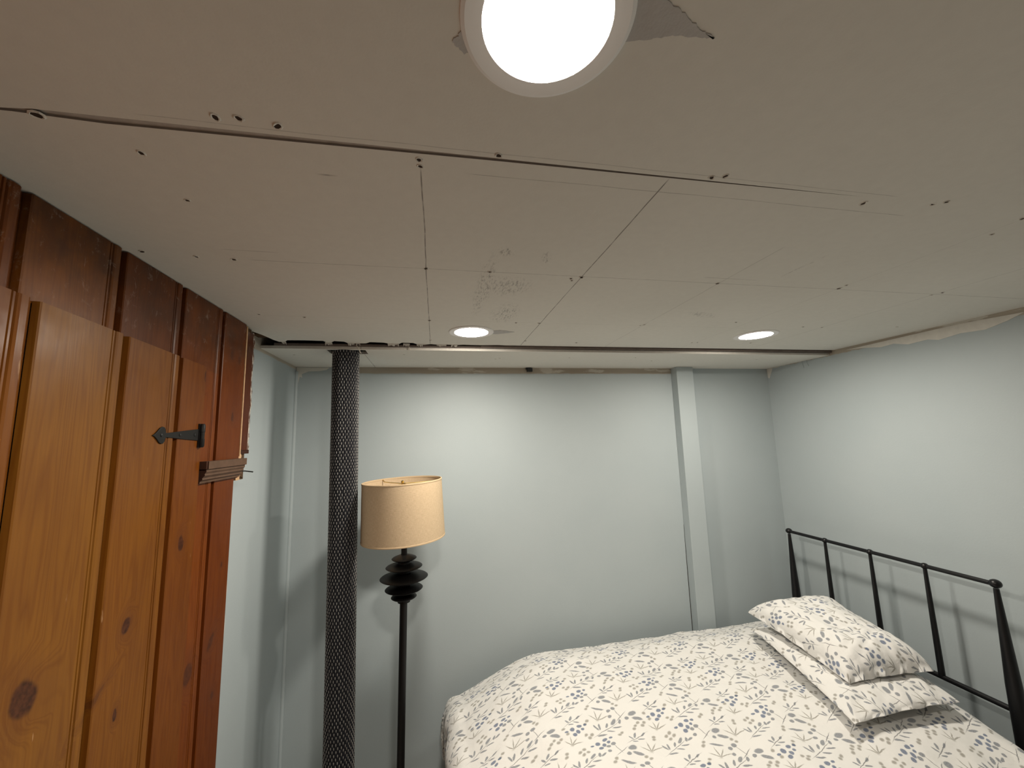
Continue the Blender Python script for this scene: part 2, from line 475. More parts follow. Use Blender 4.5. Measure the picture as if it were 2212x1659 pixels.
H = 2.07          # ceiling
FL = -0.12        # floor
HS = 2.045        # lower strip of ceiling along the back wall
XR = 2.272; YB = 2.35; XL = -0.688; XA = -0.755; YN = -1.7

# ------------------------------------------------------------------ shell
mk('floor', *box(-1.0, 2.5, YN - 0.1, 2.5, FL - 0.08, FL), 'floor', kind='structure')
mk('wall_back', *box(XA - 0.1, XR + 0.1, YB, YB + 0.1, FL, 2.2), 'wall_back', kind='structure')
mk('wall_right', *box(XR, XR + 0.1, YN - 0.1, YB, FL, 2.2), 'wall_right', kind='structure')
mk('wall_front', *box(-0.9, XR, YN - 0.1, YN, FL, 2.2), 'paint', kind='structure')
mk('wall_alcove', *box(XA - 0.1, XA, 1.57, YB, FL, 2.2), 'wall_alcove', kind='structure')
wl = mk('wall_left', *box(-0.86, -0.7065, YN, 1.569, FL, 2.2), 'gypsum', kind='structure')
ceil = mk('ceiling', *box(-0.9, 2.4, YN - 0.1, 2.46, 2.2, 2.26), 'dark', kind='structure')
mk('joist', *box(-0.85, 2.35, 0.60, 0.62, 2.09, 2.2), 'joist', ceil)
mk('joist', *box(-0.85, 2.35, 1.80, 1.86, 2.086, 2.2), 'joist', ceil)

# rounded caulk bead in the far left corner
v, f = tube([(XA + 0.004, YB - 0.004, z) for z in (FL, 0.8, 1.4, 1.9, 2.02)], [0.010, 0.010, 0.011, 0.010, 0.009], 10)
mk('trim_1', v, f, 'paint', smooth=True, kind='structure')
def blob_patch(pts, y, x=None, th=0.002):
    """ragged smear of compound: pts in (x|y, z)"""
    if x is None: ext = lambda p, t: (p[0], t, p[1])
    else: ext = lambda p, t: (t, p[0], p[1])
    c = y if x is None else x
    return prism(pts, ext, c, c - th if (x is None or x > 0) else c + th)
wb = bpy.data.objects['wall_back']
mk('compound_smear', *blob_patch([(-0.752, 2.043), (-0.752, 1.958), (-0.742, 1.955), (-0.735, 1.99), (-0.722, 1.985), (-0.725, 2.005), (-0.69, 2.02), (-0.64, 2.022), (-0.60, 2.028), (-0.58, 2.043)], YB), 'compound', wb)
wr = bpy.data.objects['wall_right']
mk('compound_smear', *blob_patch([(2.348, 2.043), (2.346, 1.985), (2.335, 1.975), (2.325, 1.995), (2.31, 2.02), (2.30, 2.043)], 0, XR), 'compound', wr)
mk('compound_smear', *blob_patch([(1.80, 2.055), (1.70, 2.045), (1.62, 2.030), (1.56, 2.034), (1.50, 2.016), (1.42, 2.020), (1.38, 2.008), (1.30, 2.018), (1.22, 2.012), (1.15, 2.03), (1.10, 2.05), (1.3, 2.06)], 0, XR), 'compound', wr)
mk('paint_run', *tube([(XR - 0.001, 2.075, 2.043), (XR - 0.002, 2.072, 2.02), (XR - 0.001, 2.068, 2.00)], 0.0028, 6), 'paint', wr)
mk('paint_run', *tube([(XR - 0.001, 2.045, 2.043), (XR - 0.002, 2.040, 2.022), (XR - 0.001, 2.034, 2.008)], 0.0022, 6), 'paint', wr)

# boxed-in batten on the back wall, with its open crack on the left
v, f = box(1.531, 1.650, YB - 0.064, YB, FL, HS)
bt = mk('trim_2', v, f, 'paint', kind='structure')
mod = bt.modifiers.new('bevel', 'BEVEL'); mod.width = 0.003; mod.segments = 2
mk('crack', *prism([(1.5285, 0.0), (1.5285, 0.78), (1.5300, 1.05), (1.5312, 0.78), (1.5312, 0.0)], lambda p, t: (p[0], t, p[1]), YB + 0.0, YB - 0.0015), 'dark', bt)

# ------------------------------------------------------------------ ceiling boards
def board(name, poly, z, th=0.0127, em='gypsum'):
    n = len(poly)
    v, f = prism(poly, lambda p, t: (p[0], p[1], t), z, z + th)
    fm = [0, 0] + [1] * n
    return mk(name, v, f, None, ceil, mats=['ceiling', em], fmat=fm)
b1 = board('drywall_panel', [(-0.76, YN), (XR, YN), (XR, 0.5785), (0.95, 0.5785), (0.3, 0.579), (-0.3, 0.5782), (-0.52, 0.5775), (-0.56, 0.5815), (-0.76, 0.582)], H - 0.0015, em='edge_paper')
random.seed(3)
edge = [(XR, 1.868), (1.2, 1.872), (0.34, 1.872), (0.30, 1.866), (0.22, 1.876)]
for x, y in ((0.13, 1.870), (0.10, 1.882), (0.05, 1.872), (0.02, 1.880), (-0.02, 1.868), (-0.05, 1.884), (-0.08, 1.878), (-0.10, 1.850), (-0.15, 1.848),
             (-0.17, 1.884), (-0.20, 1.878), (-0.23, 1.852), (-0.29, 1.846), (-0.31, 1.872), (-0.36, 1.880), (-0.385, 1.884), (-0.40, 1.846),
             (-0.44, 1.838), (-0.46, 1.866), (-0.475, 1.880), (-0.485, 1.838), (-0.56, 1.832), (-0.63, 1.836), (-0.648, 1.862), (-0.672, 1.868),
             (-0.684, 1.835), (-0.690, 1.79), (-0.698, 1.745), (-0.712, 1.70), (-0.73, 1.672), (-0.76, 1.66)):
    edge.append((x, y))
b2 = board('drywall_panel', [(-0.76, 0.588), (-0.55, 0.588), (-0.45, 0.5935), (-0.2, 0.5910), (0.1, 0.5870), (0.5, 0.5840), (0.8, 0.5810), (0.95, 0.5788), (XR, 0.5787)] + edge, H, em='edge_paper')
board('drywall_panel', [(XA, 1.887), (-0.336, 1.889), (-0.336, 1.905), (-0.487, 1.905), (-0.487, 1.988), (-0.3375, 1.988), (-0.3375, YB), (XA, YB)], HS)
board('drywall_panel', [(-0.3345, 1.889), (0.4, 1.891), (1.6, 1.893), (XR, 1.893), (XR, YB), (-0.3355, YB), (-0.3355, 1.988), (-0.318, 1.988), (-0.318, 1.905), (-0.3345, 1.905)], HS)
mk('joint_backing', *box(-0.75, 0.96, 0.5745, 0.598, 2.0735, 2.0785), 'backing', ceil)
# metal furring strip seen in the slot
mk('furring_strip', *box(0.22, XR, 1.878, 1.884, 2.058, 2.076), 'strip_metal', ceil)
mk('furring_strip', *box(-0.70, 0.22, 1.884, 1.888, 2.058, 2.069), 'strip_metal', ceil)

# screw holes: a ragged crater rim round a dark dot
def hole_mesh(seed, r=0.0052, rim=True):
    rnd = random.Random(seed)
    n = 9
    v = [(0, 0, 0.0)]
    for k in range(n):
        a = 2 * PI * k / n; q = r * rnd.uniform(0.75, 1.25)
        v.append((q * math.cos(a), q * math.sin(a) * 0.8, -0.0004))
    f = [(0, 1 + k, 1 + (k + 1) % n) for k in range(n)]
    fm = [0] * n
    if rim:
        for k in range(n):
            a = 2 * PI * k / n; q = r * rnd.uniform(1.25, 1.5)
            v.append((q * math.cos(a), q * math.sin(a) * 0.8, -0.0014 * rnd.random() - 0.0004))
        for k in range(n):
            a_, b_ = 1 + k, 1 + (k + 1) % n
            f.append((a_, b_, b_ + n, a_ + n)); fm.append(1)
        for k in range(n):
            a = 2 * PI * k / n; q = r * 1.75
            v.append((q * math.cos(a), q * math.sin(a) * 0.8, 0.0002))
        for k in range(n):
            a_, b_ = 1 + n + k, 1 + n + (k + 1) % n
            f.append((a_, b_, b_ + n, a_ + n)); fm.append(1)
    me = bpy.data.meshes.new('screw_hole'); me.from_pydata(v, [], f)
    me.materials.append(M['hole']); me.materials.append(M['ceiling'])
    for p_, i_ in zip(me.polygons, fm): p_.material_index = i_
    return me
hm = [hole_mesh(i) for i in range(5)]
HOLES = [(-0.295, .556, 1.15), (-0.265, .553, 1.1), (-0.218, .560, 1.2), (0.101, .572, 1.1), (-.024, .602, 1.0), (-.023, .618, .9), (.484, .570, 1.0),
         (.506, .563, .95), (.853, .599, 1.2), (1.003, .579, 1.1), (1.02, .568, .9), (1.284, .596, 1.2), (-.023, 1.02, .9), (.147, 1.021, .8),
         (.385, 1.038, .7), (.412, 1.026, 1.0), (.392, 1.052, .6), (-.020, 1.486, 1.0), (.408, 1.485, .9), (.314, 1.487, .7), (.416, 1.772, .8),
         (.674, 1.791, .9), (.849, 1.022, .9), (1.285, .987, .8), (1.288, 1.014, 1.1), (1.708, 1.005, .8), (1.697, 1.029, .6), (1.313, .662, .8),
         (.842, 1.480, .7), (.853, 1.467, .9), (-.441, .650, 1.0), (-.445, .774, .9), (-.66, 1.005, .9), (-.557, 1.018, .8), (-.479, 1.023, .9),
         (-.597, 1.467, .8), (-.457, 1.486, .8), (1.231, 1.399, .7), (1.603, 1.437, .8), (1.701, 1.436, .8), (2.07, 1.397, .7), (-.525, .590, 1.5),
         (1.30, 1.745, .7), (1.273, 1.751, .7), (1.60, 1.735, .7), (-.02, 1.79, .8)]
for i, (x, y, s_) in enumerate(HOLES):
    o = bpy.data.objects.new('screw_hole', hm[i % 5]); COL.objects.link(o); o.parent = ceil
    o.location = (x, y, H - (0.0017 if y < 0.5787 else 0.0002) - 0.0001)
    o.rotation_euler = (0, 0, random.uniform(0, 6.28)); s_ *= 0.8 if y < 0.9 else 1.1; o.scale = (s_, s_, 1)
for x, y in ((-0.66, 2.02), (-0.15, 1.99), (0.32, 2.08), (0.34, 2.06), (0.72, 2.03), (1.1, 2.01), (1.25, 2.1), (1.9, 2.03)):
    o = bpy.data.objects.new('screw_hole', hm[int(x * 10) % 5]); COL.objects.link(o); o.parent = ceil
    o.location = (x, y, HS - 0.0003); o.scale = (0.7, 0.7, 1)

# torn paper wedges beside the lamps (a shallow layer of curled facing)
def torn(poly, z, seed):
    rnd = random.Random(seed)
    pts = []
    for i in range(len(poly)):
        a = Vector(poly[i]); b = Vector(poly[(i + 1) % len(poly)])
        for k in range(8):
            p = a.lerp(b, k / 8)
            pts.append((p.x + rnd.uniform(-.0012, .0012), p.y + rnd.uniform(-.0012, .0012)))
    v, f = prism(pts, lambda p, t: (p[0], p[1], t), z + 0.0004, z - 0.0011)
    return mk('torn_paper', v, f, 'torn', ceil)
torn([(0.195, 0.310), (0.236, 0.317), (0.262, 0.325), (0.291, 0.338), (0.309, 0.343), (0.316, 0.346), (0.303, 0.3465), (0.27, 0.350), (0.24, 0.359), (0.205, 0.370)], H - 0.0015, 2)
torn([(0.030, 0.385), (0.020, 0.398), (0.034, 0.41), (0.06, 0.40)], H - 0.0015, 4)
torn([(0.20, 1.625), (0.27, 1.600), (0.335, 1.622), (0.31, 1.64), (0.26, 1.662), (0.21, 1.66)], H, 5)

# ragged scraps and a loose wire where the boards meet
random.seed(11)
for (x, w_) in ((-0.655, 0.02), (-0.47, 0.03), (-0.375, 0.03), (-0.345, 0.018), (-0.19, 0.05), (-0.13, 0.03), (-0.07, 0.03), (0.03, 0.05), (0.09, 0.03)):
    n = 7; v = []; f = []
    for i in range(n + 1):
        t = i / n - 0.5
        v.append((x + w_ * t, 1.866, 2.0705))
        v.append((x + w_ * t * 0.9 + random.uniform(-.002, .002), 1.878 + random.uniform(-.004, .006), 2.064 + random.uniform(-.006, .004)))
    for i in range(n): f.append((2 * i, 2 * i + 1, 2 * i + 3, 2 * i + 2))
    o = mk('paper_scrap', v, f, 'gypsum', ceil, fix=False)
    sm = o.modifiers.new('thick', 'SOLIDIFY'); sm.thickness = 0.0008
def loop_wire():
    pts = [(-0.350, 1.900, 2.066), (-0.356, 1.884, 2.066), (-0.352, 1.874, 2.060), (-0.344, 1.872, 2.048), (-0.338, 1.876, 2.034), (-0.334, 1.884, 2.026)]
    return tube(pts, 0.0019, 6)
tag(mk('wire_loop', *loop_wire(), 'white_wire', smooth=True), 'short loop of pale wire hanging out of the ceiling gap at the wrapped column', 'wire')
v, f = tube([(-0.122, 1.888, 2.066), (-0.119, 1.880, 2.054), (-0.112, 1.878, 2.042)], 0.0022, 6)
tag(mk('bent_nail', v, f, 'white_wire'), 'short bent nail poking down from the ceiling gap above the lamp shade', 'nail')

# ------------------------------------------------------------------ pine wall
def plank_profile(y0, y1, xs, xb, bead=True):
    """cross-section (y, x): flat face, fine double groove, bead strip, deep groove"""
    q = [(y0, xb), (y0, xs - 0.0118), (y0 + 0.0015, xs - 0.0015), (y0 + 0.004, xs)]
    if bead:
        e = y1
        q += [(e - .047, xs), (e - .0450, xs - .0045), (e - .043, xs - .0005), (e - .0395, xs - .0005), (e - .0375, xs - .0045), (e - .035, xs - .0002),
              (e - .031, xs + .0012), (e - .019, xs + .0010), (e - .0155, xs - .0005), (e - .0125, xs - .0110), (e, xs - .0125)]
    else:
        q += [(y1 - 0.002, xs), (y1, xs - 0.002)]
    return q + [(y1, xb)]
def plank(y0, y1, xs, xb, z0, z1, parent, color, bead=True, name='plank'):
    q = plank_profile(y0, y1, xs, xb, bead)
    fz0 = z0 if callable(z0) else (lambda y: z0)
    fz1 = z1 if callable(z1) else (lambda y: z1)
    n = len(q)
    v = [(x, y, fz0(y)) for y, x in q] + [(x, y, fz1(y)) for y, x in q]
    f = [tuple(range(n)), tuple(range(n, 2 * n))] + [(i, (i + 1) % n, n + (i + 1) % n, n + i) for i in range(n)]
    return mk(name, v, f, 'wood', parent, color=color)
ztop = lambda y: 1.882 - 0.022 * (y - 0.78) / 0.55            # top edge of the built-in door
XW, XD, XBK = -0.688, -0.675, -0.7060
up = lambda y: ztop(y) - 0.004
cols_up = [(.75, .62, .62), (.72, .62, .60), (.62, .50, .55), (.78, .60, .58), (.55, .42, .50), (.62, .42, .44)]
plank(0.56, 0.782, XW, XBK, up, H - 0.003, wl, (.62, .48, .50))
plank(0.784, 1.004, XW, XBK, up, H - 0.003, wl, (.80, .72, .66))
plank(1.006, 1.226, XW, XBK, up, H - 0.003, wl, (.52, .40, .48))
plank(1.228, 1.441, XW, XBK, lambda y: up(y), H - 0.003, wl, (.60, .44, .48))
plank(1.3345, 1.441, XW, XBK, FL, lambda y: up(y) + 0.0, wl, (.74, .52, .42))
plank(1.443, 1.569, XW, XBK, FL, 1.51, wl, (.60, .40, .36), bead=False)
o = plank(1.443, 1.596, XW, XBK, 1.51, H - 0.003, wl, (.62, .42, .38), bead=False)
for i, y in enumerate((0.336, 0.112, -0.112, -0.336, -0.56, -0.784, -1.008, -1.232, -1.456)):
    plank(y, y + 0.222, XW, XBK, up, H - 0.003, wl, cols_up[i % 5])
# the last board's raw lit edge, the red-brown end board with its torn plaster edge
mk('raw_edge', *box(XBK, XW + 0.0015, 1.5965, 1.6035, 1.585, H - 0.008), 'raw', wl)
plank(1.604, 1.672, XW - 0.006, -0.715, 1.606, H - 0.02, wl, (.40, .24, .24), bead=False, name='end_board')
random.seed(5)
def ragged_strip(y0, y1, z0, z1, x, th, n=26):
    v, f = [], []
    for i in range(n + 1):
        z = z0 + (z1 - z0) * i / n
        yy = y1 + random.uniform(-.004, .004)
        v += [(x, y0, z), (x + random.uniform(-.001, .001), yy, z), (x - th, y0, z), (x - th, yy + random.uniform(-.003, .003), z)]
    for i in range(n):
        a = 4 * i; b = a + 4
        f += [(a, a + 1, b + 1, b), (a + 1, a + 3, b + 3, b + 1), (a + 2, b + 2, b + 3, a + 3), (a, b, b + 2, a + 2)]
    f += [(0, 2, 3, 1), (4 * n, 4 * n + 1, 4 * n + 3, 4 * n + 2)]
    return v, f
mk('plaster_edge', *ragged_strip(1.672, 1.690, 1.600, 2.058, XW - 0.010, 0.03), 'ragged', wl)
mk('plaster_edge', *box(XBK - 0.01, XW - 0.008, 1.604, 1.690, 1.592, 1.606), 'oldend', wl)
mk('plaster_edge', *ragged_strip(1.600, 1.630, 1.500, 1.592, XW - 0.008, 0.02, 12), 'raw', wl)
mk('plaster_edge', *ragged_strip(1.628, 1.638, 1.504, 1.590, XW - 0.012, 0.02, 8), 'ragged', wl)
mk('plaster_edge', *ragged_strip(1.5695, 1.5745, FL, 1.51, XW - 0.004, 0.06, 40), 'gypsum', wl)
mk('backing_board', *box(-0.760, -0.7005, 1.569, 1.665, 1.50, H - 0.004), 'joist', wl)

# door built out of the same boards, standing a little proud
door = empty('door_1', (XD, 0.9, 0)); door['kind'] = 'structure'
def dplank(y0, y1, color, bead=True):
    o = plank(y0, y1, XD, -0.687, FL + 0.015, ztop, None, color, bead)
    o.parent = door; o.matrix_parent_inverse = Matrix.Translation((-XD, -0.9, 0))
    return o
dplank(0.59, 0.806, (.80, .74, .66)); dplank(0.808, 1.015, (.92, 1.02, 1.0)); dplank(1.017, 1.214, (.82, .82, .74)); dplank(1.216, 1.3305, (.70, .58, .48), False)
for k, y in enumerate((0.372, 0.154, -0.064, -0.282)):
    dplank(y, y + 0.216, ((1.05, 1.0, .9), (1.2, 1.2, 1.1), (1.0, .95, .85), (1.15, 1.1, 1.0))[k])
for i, y in enumerate((-1.456, -1.232, -1.008, -0.784, -0.56)):
    plank(y, y + (0.222 if y < -0.57 else 0.27), XW, XBK, FL, up, wl, cols_up[i % 5])
plank(-0.336 + 0.02, -0.286, XW, XBK, FL, up, wl, cols_up[1], False)

# strap hinge on the door
hy, hz = 1.30, 1.654
def hinge_strap():
    half = [(1.116, 0), (1.124, .0035), (1.133, .010), (1.142, .0185), (1.150, .0215), (1.157, .0205), (1.162, .015), (1.163, .009), (1.166, .0055), (1.180, .0065),
            (1.24, .0115), (1.306, .0165)]
    poly = [(y, hz + z) for y, z in half] + [(y, hz - z) for y, z in half[::-1][:-1]]
    return prism(poly, lambda p, t: (t, p[0], p[1] + (p[0] - 1.2) * 0.02), XD, XD + 0.0032)
hs = mk('strap_hinge', *hinge_strap(), 'iron')
hs.parent = door; hs.matrix_parent_inverse = Matrix.Translation((-XD, -0.9, 0))
bv = hs.modifiers.new('bevel', 'BEVEL'); bv.width = 0.0008; bv.segments = 2; bv.limit_method = 'ANGLE'
hs['label'] = 'black iron strap hinge with heart-shaped tip'
mk('pin_barrel', *lathe([(0.005, -.034), (.0075, -.030), (.0075, -.010), (.0065, -.0095), (.0065, .0095), (.0075, .010), (.0075, .030), (.005, .034)], 14, (XD + 0.006, 1.318, hz)), 'iron', hs, smooth=True)
mk('pin_plate', *box(XD - 0.0005, XD + 0.004, 1.3085, 1.327, hz - 0.034, hz + 0.034), 'iron', hs)
for y in (1.148, 1.222, 1.288):
    mk('screw_head', *lathe([(.0042, 0), (.0040, .0012), (.0015, .0020)], 12, (XD + 0.0032, y, hz + (y - 1.2) * .02), axis='z') if False else
       ([(XD + 0.0032 + dx, y + r * math.cos(a), hz + (y - 1.2) * .02 + r * math.sin(a)) for dx, r in ((0, .0045), (.0012, .0042), (.0018, .002)) for a in [2 * PI * k / 10 for k in range(10)]],
        [(i * 10 + k, i * 10 + (k + 1) % 10, (i + 1) * 10 + (k + 1) % 10, (i + 1) * 10 + k) for i in range(2) for k in range(10)] + [tuple(range(20, 30))]), 'black_metal', hs)

# length of old moulding left on the boards, with a nail through its end
prof = [(0, 0), (.026, 0), (.026, -.022), (.021, -.0235), (.0215, -.030), (.018, -.036), (.0185, -.041), (.013, -.048), (.0135, -.053), (.008, -.058), (.007, -.0635), (0, -.0635)]
v, f = prism(prof, lambda p, t: (XW + 0.0012 + p[0] * 1.15, t, 1.578 + p[1]), 1.342, 1.585)
n = len(prof)
mb = mk('moulding_offcut', v, f, None, mats=['oldwood', 'oldend'], fmat=[1, 1] + [0] * n)
tag(mb, 'short offcut of dusty brown crown moulding nailed to the pine boards below the hinge', 'moulding')
mk('nail', *tube([(XW + 0.010, 1.582, 1.533), (XW + 0.012, 1.62, 1.531), (XW + 0.020, 1.665, 1.524)], 0.0022, 8), 'iron', mb)
mk('end_block', *box(XW + 0.001, XW + 0.0285, 1.334, 1.3425, 1.556, 1.5785), 'oldend', mb)

# black cable clip at the top of the back wall
cc = tag(mk('cable_clip', *box(0.553, 0.585, YB - 0.020, YB, 2.020, 2.042), 'plastic'), 'small black plastic clip under the ceiling on the back wall', 'clip')
mk('clip_tab', *box(0.545, 0.556, YB - 0.014, YB - 0.004, 2.034, 2.0445), 'plastic', cc)

# ------------------------------------------------------------------ downlights
def downlight(loc, label, zc=H, glow='glow'):
    e = empty('recessed_light', (loc[0], loc[1], zc))
    tag(e, label, 'ceiling light', 'round recessed ceiling lights')
    a = lathe([(.0706, 0.002), (.0706, -.0032), (.0714, -.0038), (.090, -.0042), (.0945, -.0024), (.0955, 0.0006), (.0955, .002)], 72, cap=False)
    mk('trim_ring', *a, 'trim_white', e)
    d = lathe([(.0705, -.0016), (.06, -.0032), (.03, -.0044), (.001, -.0048)], 48, cap=False)
    mk('diffuser', *d, glow, e, smooth=True)
    return e
downlight((0.1215, 0.360), 'large-looking lit round ceiling light nearest the viewer, cut by the top edge', H - 0.0015)
downlight((0.151, 1.637), 'lit round ceiling light near the fabric-wrapped column, above the lamp shade')
downlight((1.497, 1.588), 'lit round ceiling light above the bed near the right wall', glow='glow_dim')

# ------------------------------------------------------------------ wrapped column
def column():
    cb, ct = Vector((-0.3955, 1.95, 0.0)), Vector((-0.4125, 1.95, 2.11))
    e = empty('support_column', (cb.x, cb.y, FL))
    tag(e, 'floor-to-ceiling round column wrapped in charcoal woven sleeve', 'column')
    L = (ct - cb)
    def at(z): return L * (z / ct.z)
    v, f = tube([Vector((0, 0, FL)), at(1.0), at(2.11)], [0.058, 0.0575, 0.0555], 40)
    v = [q + Vector((0, 0, -FL)) for q in v]
    mk('core', v, f, 'cord_dark', e, smooth=True)
    NC = 52; pitch = 0.0262
    ring = 6
    def beads(w_, l_, rad, phase, out, skip=1):
        V, F = [], []
        rows = int(2.18 / pitch) - 1
        for c in range(NC // skip):
            ang = 2 * PI * (c * skip + phase[0]) / NC
            ca, sa = math.cos(ang), math.sin(ang)
            off = (0.5 if (c * skip) % 2 else 0.0) + phase[1]
            for r_ in range(rows):
                z = FL + 0.01 + (r_ + off) * pitch
                if z > 2.075: continue
                o = at(z); rr = rad * (1 - 0.04 * z / 2.1)
                b = len(V)
                jit = random.uniform(-.0008, .0008)
                tw = random.uniform(-.0012, .0012)
                for (lz, wz, dz) in ((-1, 0, 0), (-.55, .8, .8), (.1, 1, 1), (.6, .75, .75), (1, 0, 0)):
                    if wz == 0:
                        V.append(o + Vector((ca * rr, sa * rr, lz * l_ + jit)))
                    else:
                        for k in (-1, 0, 1):
                            t = k * w_ * wz + tw
                            d = rr + out * dz * (1.0 if k == 0 else 0.25)
                            V.append(o + Vector((ca * d - sa * t, sa * d + ca * t, lz * l_ + jit)))
                F += [(b, b + 1, b + 2), (b, b + 2, b + 3)]
                for i in (1, 4):
                    F += [(b + i, b + i + 3, b + i + 4, b + i + 1), (b + i + 1, b + i + 4, b + i + 5, b + i + 2)]
                F += [(b + 7, b + 10, b + 8), (b + 8, b + 10, b + 9)]
        return V, F
    V, F = beads(0.0037, 0.0140, 0.0560, (0, 0), 0.0060)
    V = [q + Vector((0, 0, -FL)) for q in V]
    mk('woven_sleeve', V, F, 'cord_dark', e, smooth=True, kind='stuff', fix=False)
    V, F = beads(0.0019, 0.0072, 0.0590, (0, 0.5), 0.0030)  # small pale beads set between the charcoal ones
    V = [q + Vector((0, 0, -FL)) for q in V]
    mk('pale_flecks', V, F, 'fleck_pale', e, smooth=True, kind='stuff', fix=False)
    return e
random.seed(21)
column()

# ------------------------------------------------------------------ floor lamp
def floor_lamp():
    e = empty('floor_lamp', (-0.155, 1.98, FL))
    tag(e, 'black floor lamp with stacked disc finial and tan linen drum shade', 'floor lamp')
    mk('base', *lathe([(.14, FL), (.145, FL + .006), (.143, FL + .018), (.12, FL + .026), (.03, FL + .034), (.018, FL + .05)], 48), 'black_wood', e, smooth=True)
    mk('pole', *tube([(-.001, 0, .03 + FL), (.006, 0, .5), (.011, 0, .91)], .0165, 24), 'black_wood', e, smooth=True)
    px = lambda z: 0.012 + 0.0 * z
    mk('neck', *lathe([(.030, 1.075), (.018, 1.092), (.0135, 1.11), (.013, 1.20)], 24, (px(1), 0, 0)), 'black_wood', e, smooth=True)
    for z, r, h in ((1.088, .056, .016), (1.052, .082, .018), (1.006, .107, .023), (.957, .084, .018), (.922, .057, .016)):
        pr = []
        for i in range(13):
            t = -1 + i / 6
            pr.append((max(.018, r * (1 - abs(t) ** 2.3) ** 0.5 if abs(t) < 1 else .018), z + h * t))
        pr = [(.018, z - h)] + [(.018 + (r - .018) * max(0.0, 1 - abs(t) ** 1.5), z + h * t) for t in [x / 8 for x in range(-8, 9)]] + [(.018, z + h)]
        mk('disc', *lathe(pr, 40, (px(z), 0, 0)), 'black_wood', e, smooth=True)
    mk('spacer', *lathe([(.028, .90), (.030, .99), (.03, 1.08), (.024, 1.095)], 24, (px(1), 0, 0)), 'black_wood', e, smooth=True)
    # shade
    sh = empty('lamp_shade', (px(0) - 0.006, 0, 1.310)); sh.parent = e
    sh.rotation_euler = (math.radians(0.5), math.radians(-1.6), 0)
    hh = 0.128; seg = 96; rt, rb = .181, .188
    V, F, U = [], [], []
    for j, (z, dr) in enumerate(((-hh, 0), (-hh * .33, 0), (hh * .33, 0), (hh, 0), (hh, -.003), (-hh, -.003))):
        r = rb + (rt - rb) * (z + hh) / (2 * hh) + dr
        for k in range(seg + 1):
            a = 2 * PI * k / seg
            V.append((r * math.cos(a), r * math.sin(a), z)); U.append((a * .19, z + (0.0 if dr == 0 else 0.6)))
    for j in range(5):
        for k in range(seg):
            a = j * (seg + 1) + k
            F.append((a, a + 1, a + seg + 2, a + seg + 1))
    for k in range(seg):
        a = 5 * (seg + 1) + k
        F.append((a, a + 1, k + 1, k))
    mk('fabric', V, F, 'shade', sh, smooth=True, uvs=U)
    for z, r in ((hh - .001, rt), (-hh + .001, rb)):
        v, f = lathe([(r + .0008, z - .005), (r + .0014, z), (r + .0002, z + .002), (r - .003, z + .0018), (r - .0038, z - .005)], seg, cap=False)
        mk('edge_tape', v, f, 'shade_trim', sh, smooth=True)
    for a in (0.12, 0.12 + 2 * PI / 3, 0.12 + 4 * PI / 3):
        ca, sa = math.cos(a), math.sin(a)
        mk('spider_arm', *tube([(0, 0, hh - .014), (ca * .09, sa * .09, hh - .015), (ca * .165, sa * .165, hh - .014), (ca * .176, sa * .176, hh - .004)], .0022, 8), 'brass', sh, smooth=True)
    mk('finial', *lathe([(.014, hh - .018), (.014, hh - .012), (.005, hh - .010), (.008, hh - .004), (.003, hh + .000)], 20), 'brass', sh, smooth=True)
    mk('socket', *lathe([(.016, 1.19), (.018, 1.20), (.018, 1.25), (.014, 1.26)], 24, (px(1), 0, 0)), 'black_metal', e, smooth=True)
    mk('harp', *tube([(px(1) + .05 * math.sin(t) * (1.0), 0, 1.245 + .085 * (1 - math.cos(t)) * 1.0) for t in [i * PI / 10 for i in range(11)]], .0018, 8), 'brass', e, smooth=True)
    mk('harp', *tube([(px(1) - .05 * math.sin(t) * (1.0), 0, 1.245 + .085 * (1 - math.cos(t)) * 1.0) for t in [i * PI / 10 for i in range(11)]], .0018, 8), 'brass', e, smooth=True)
    for c in e.children: c.location.z -= FL
floor_lamp()

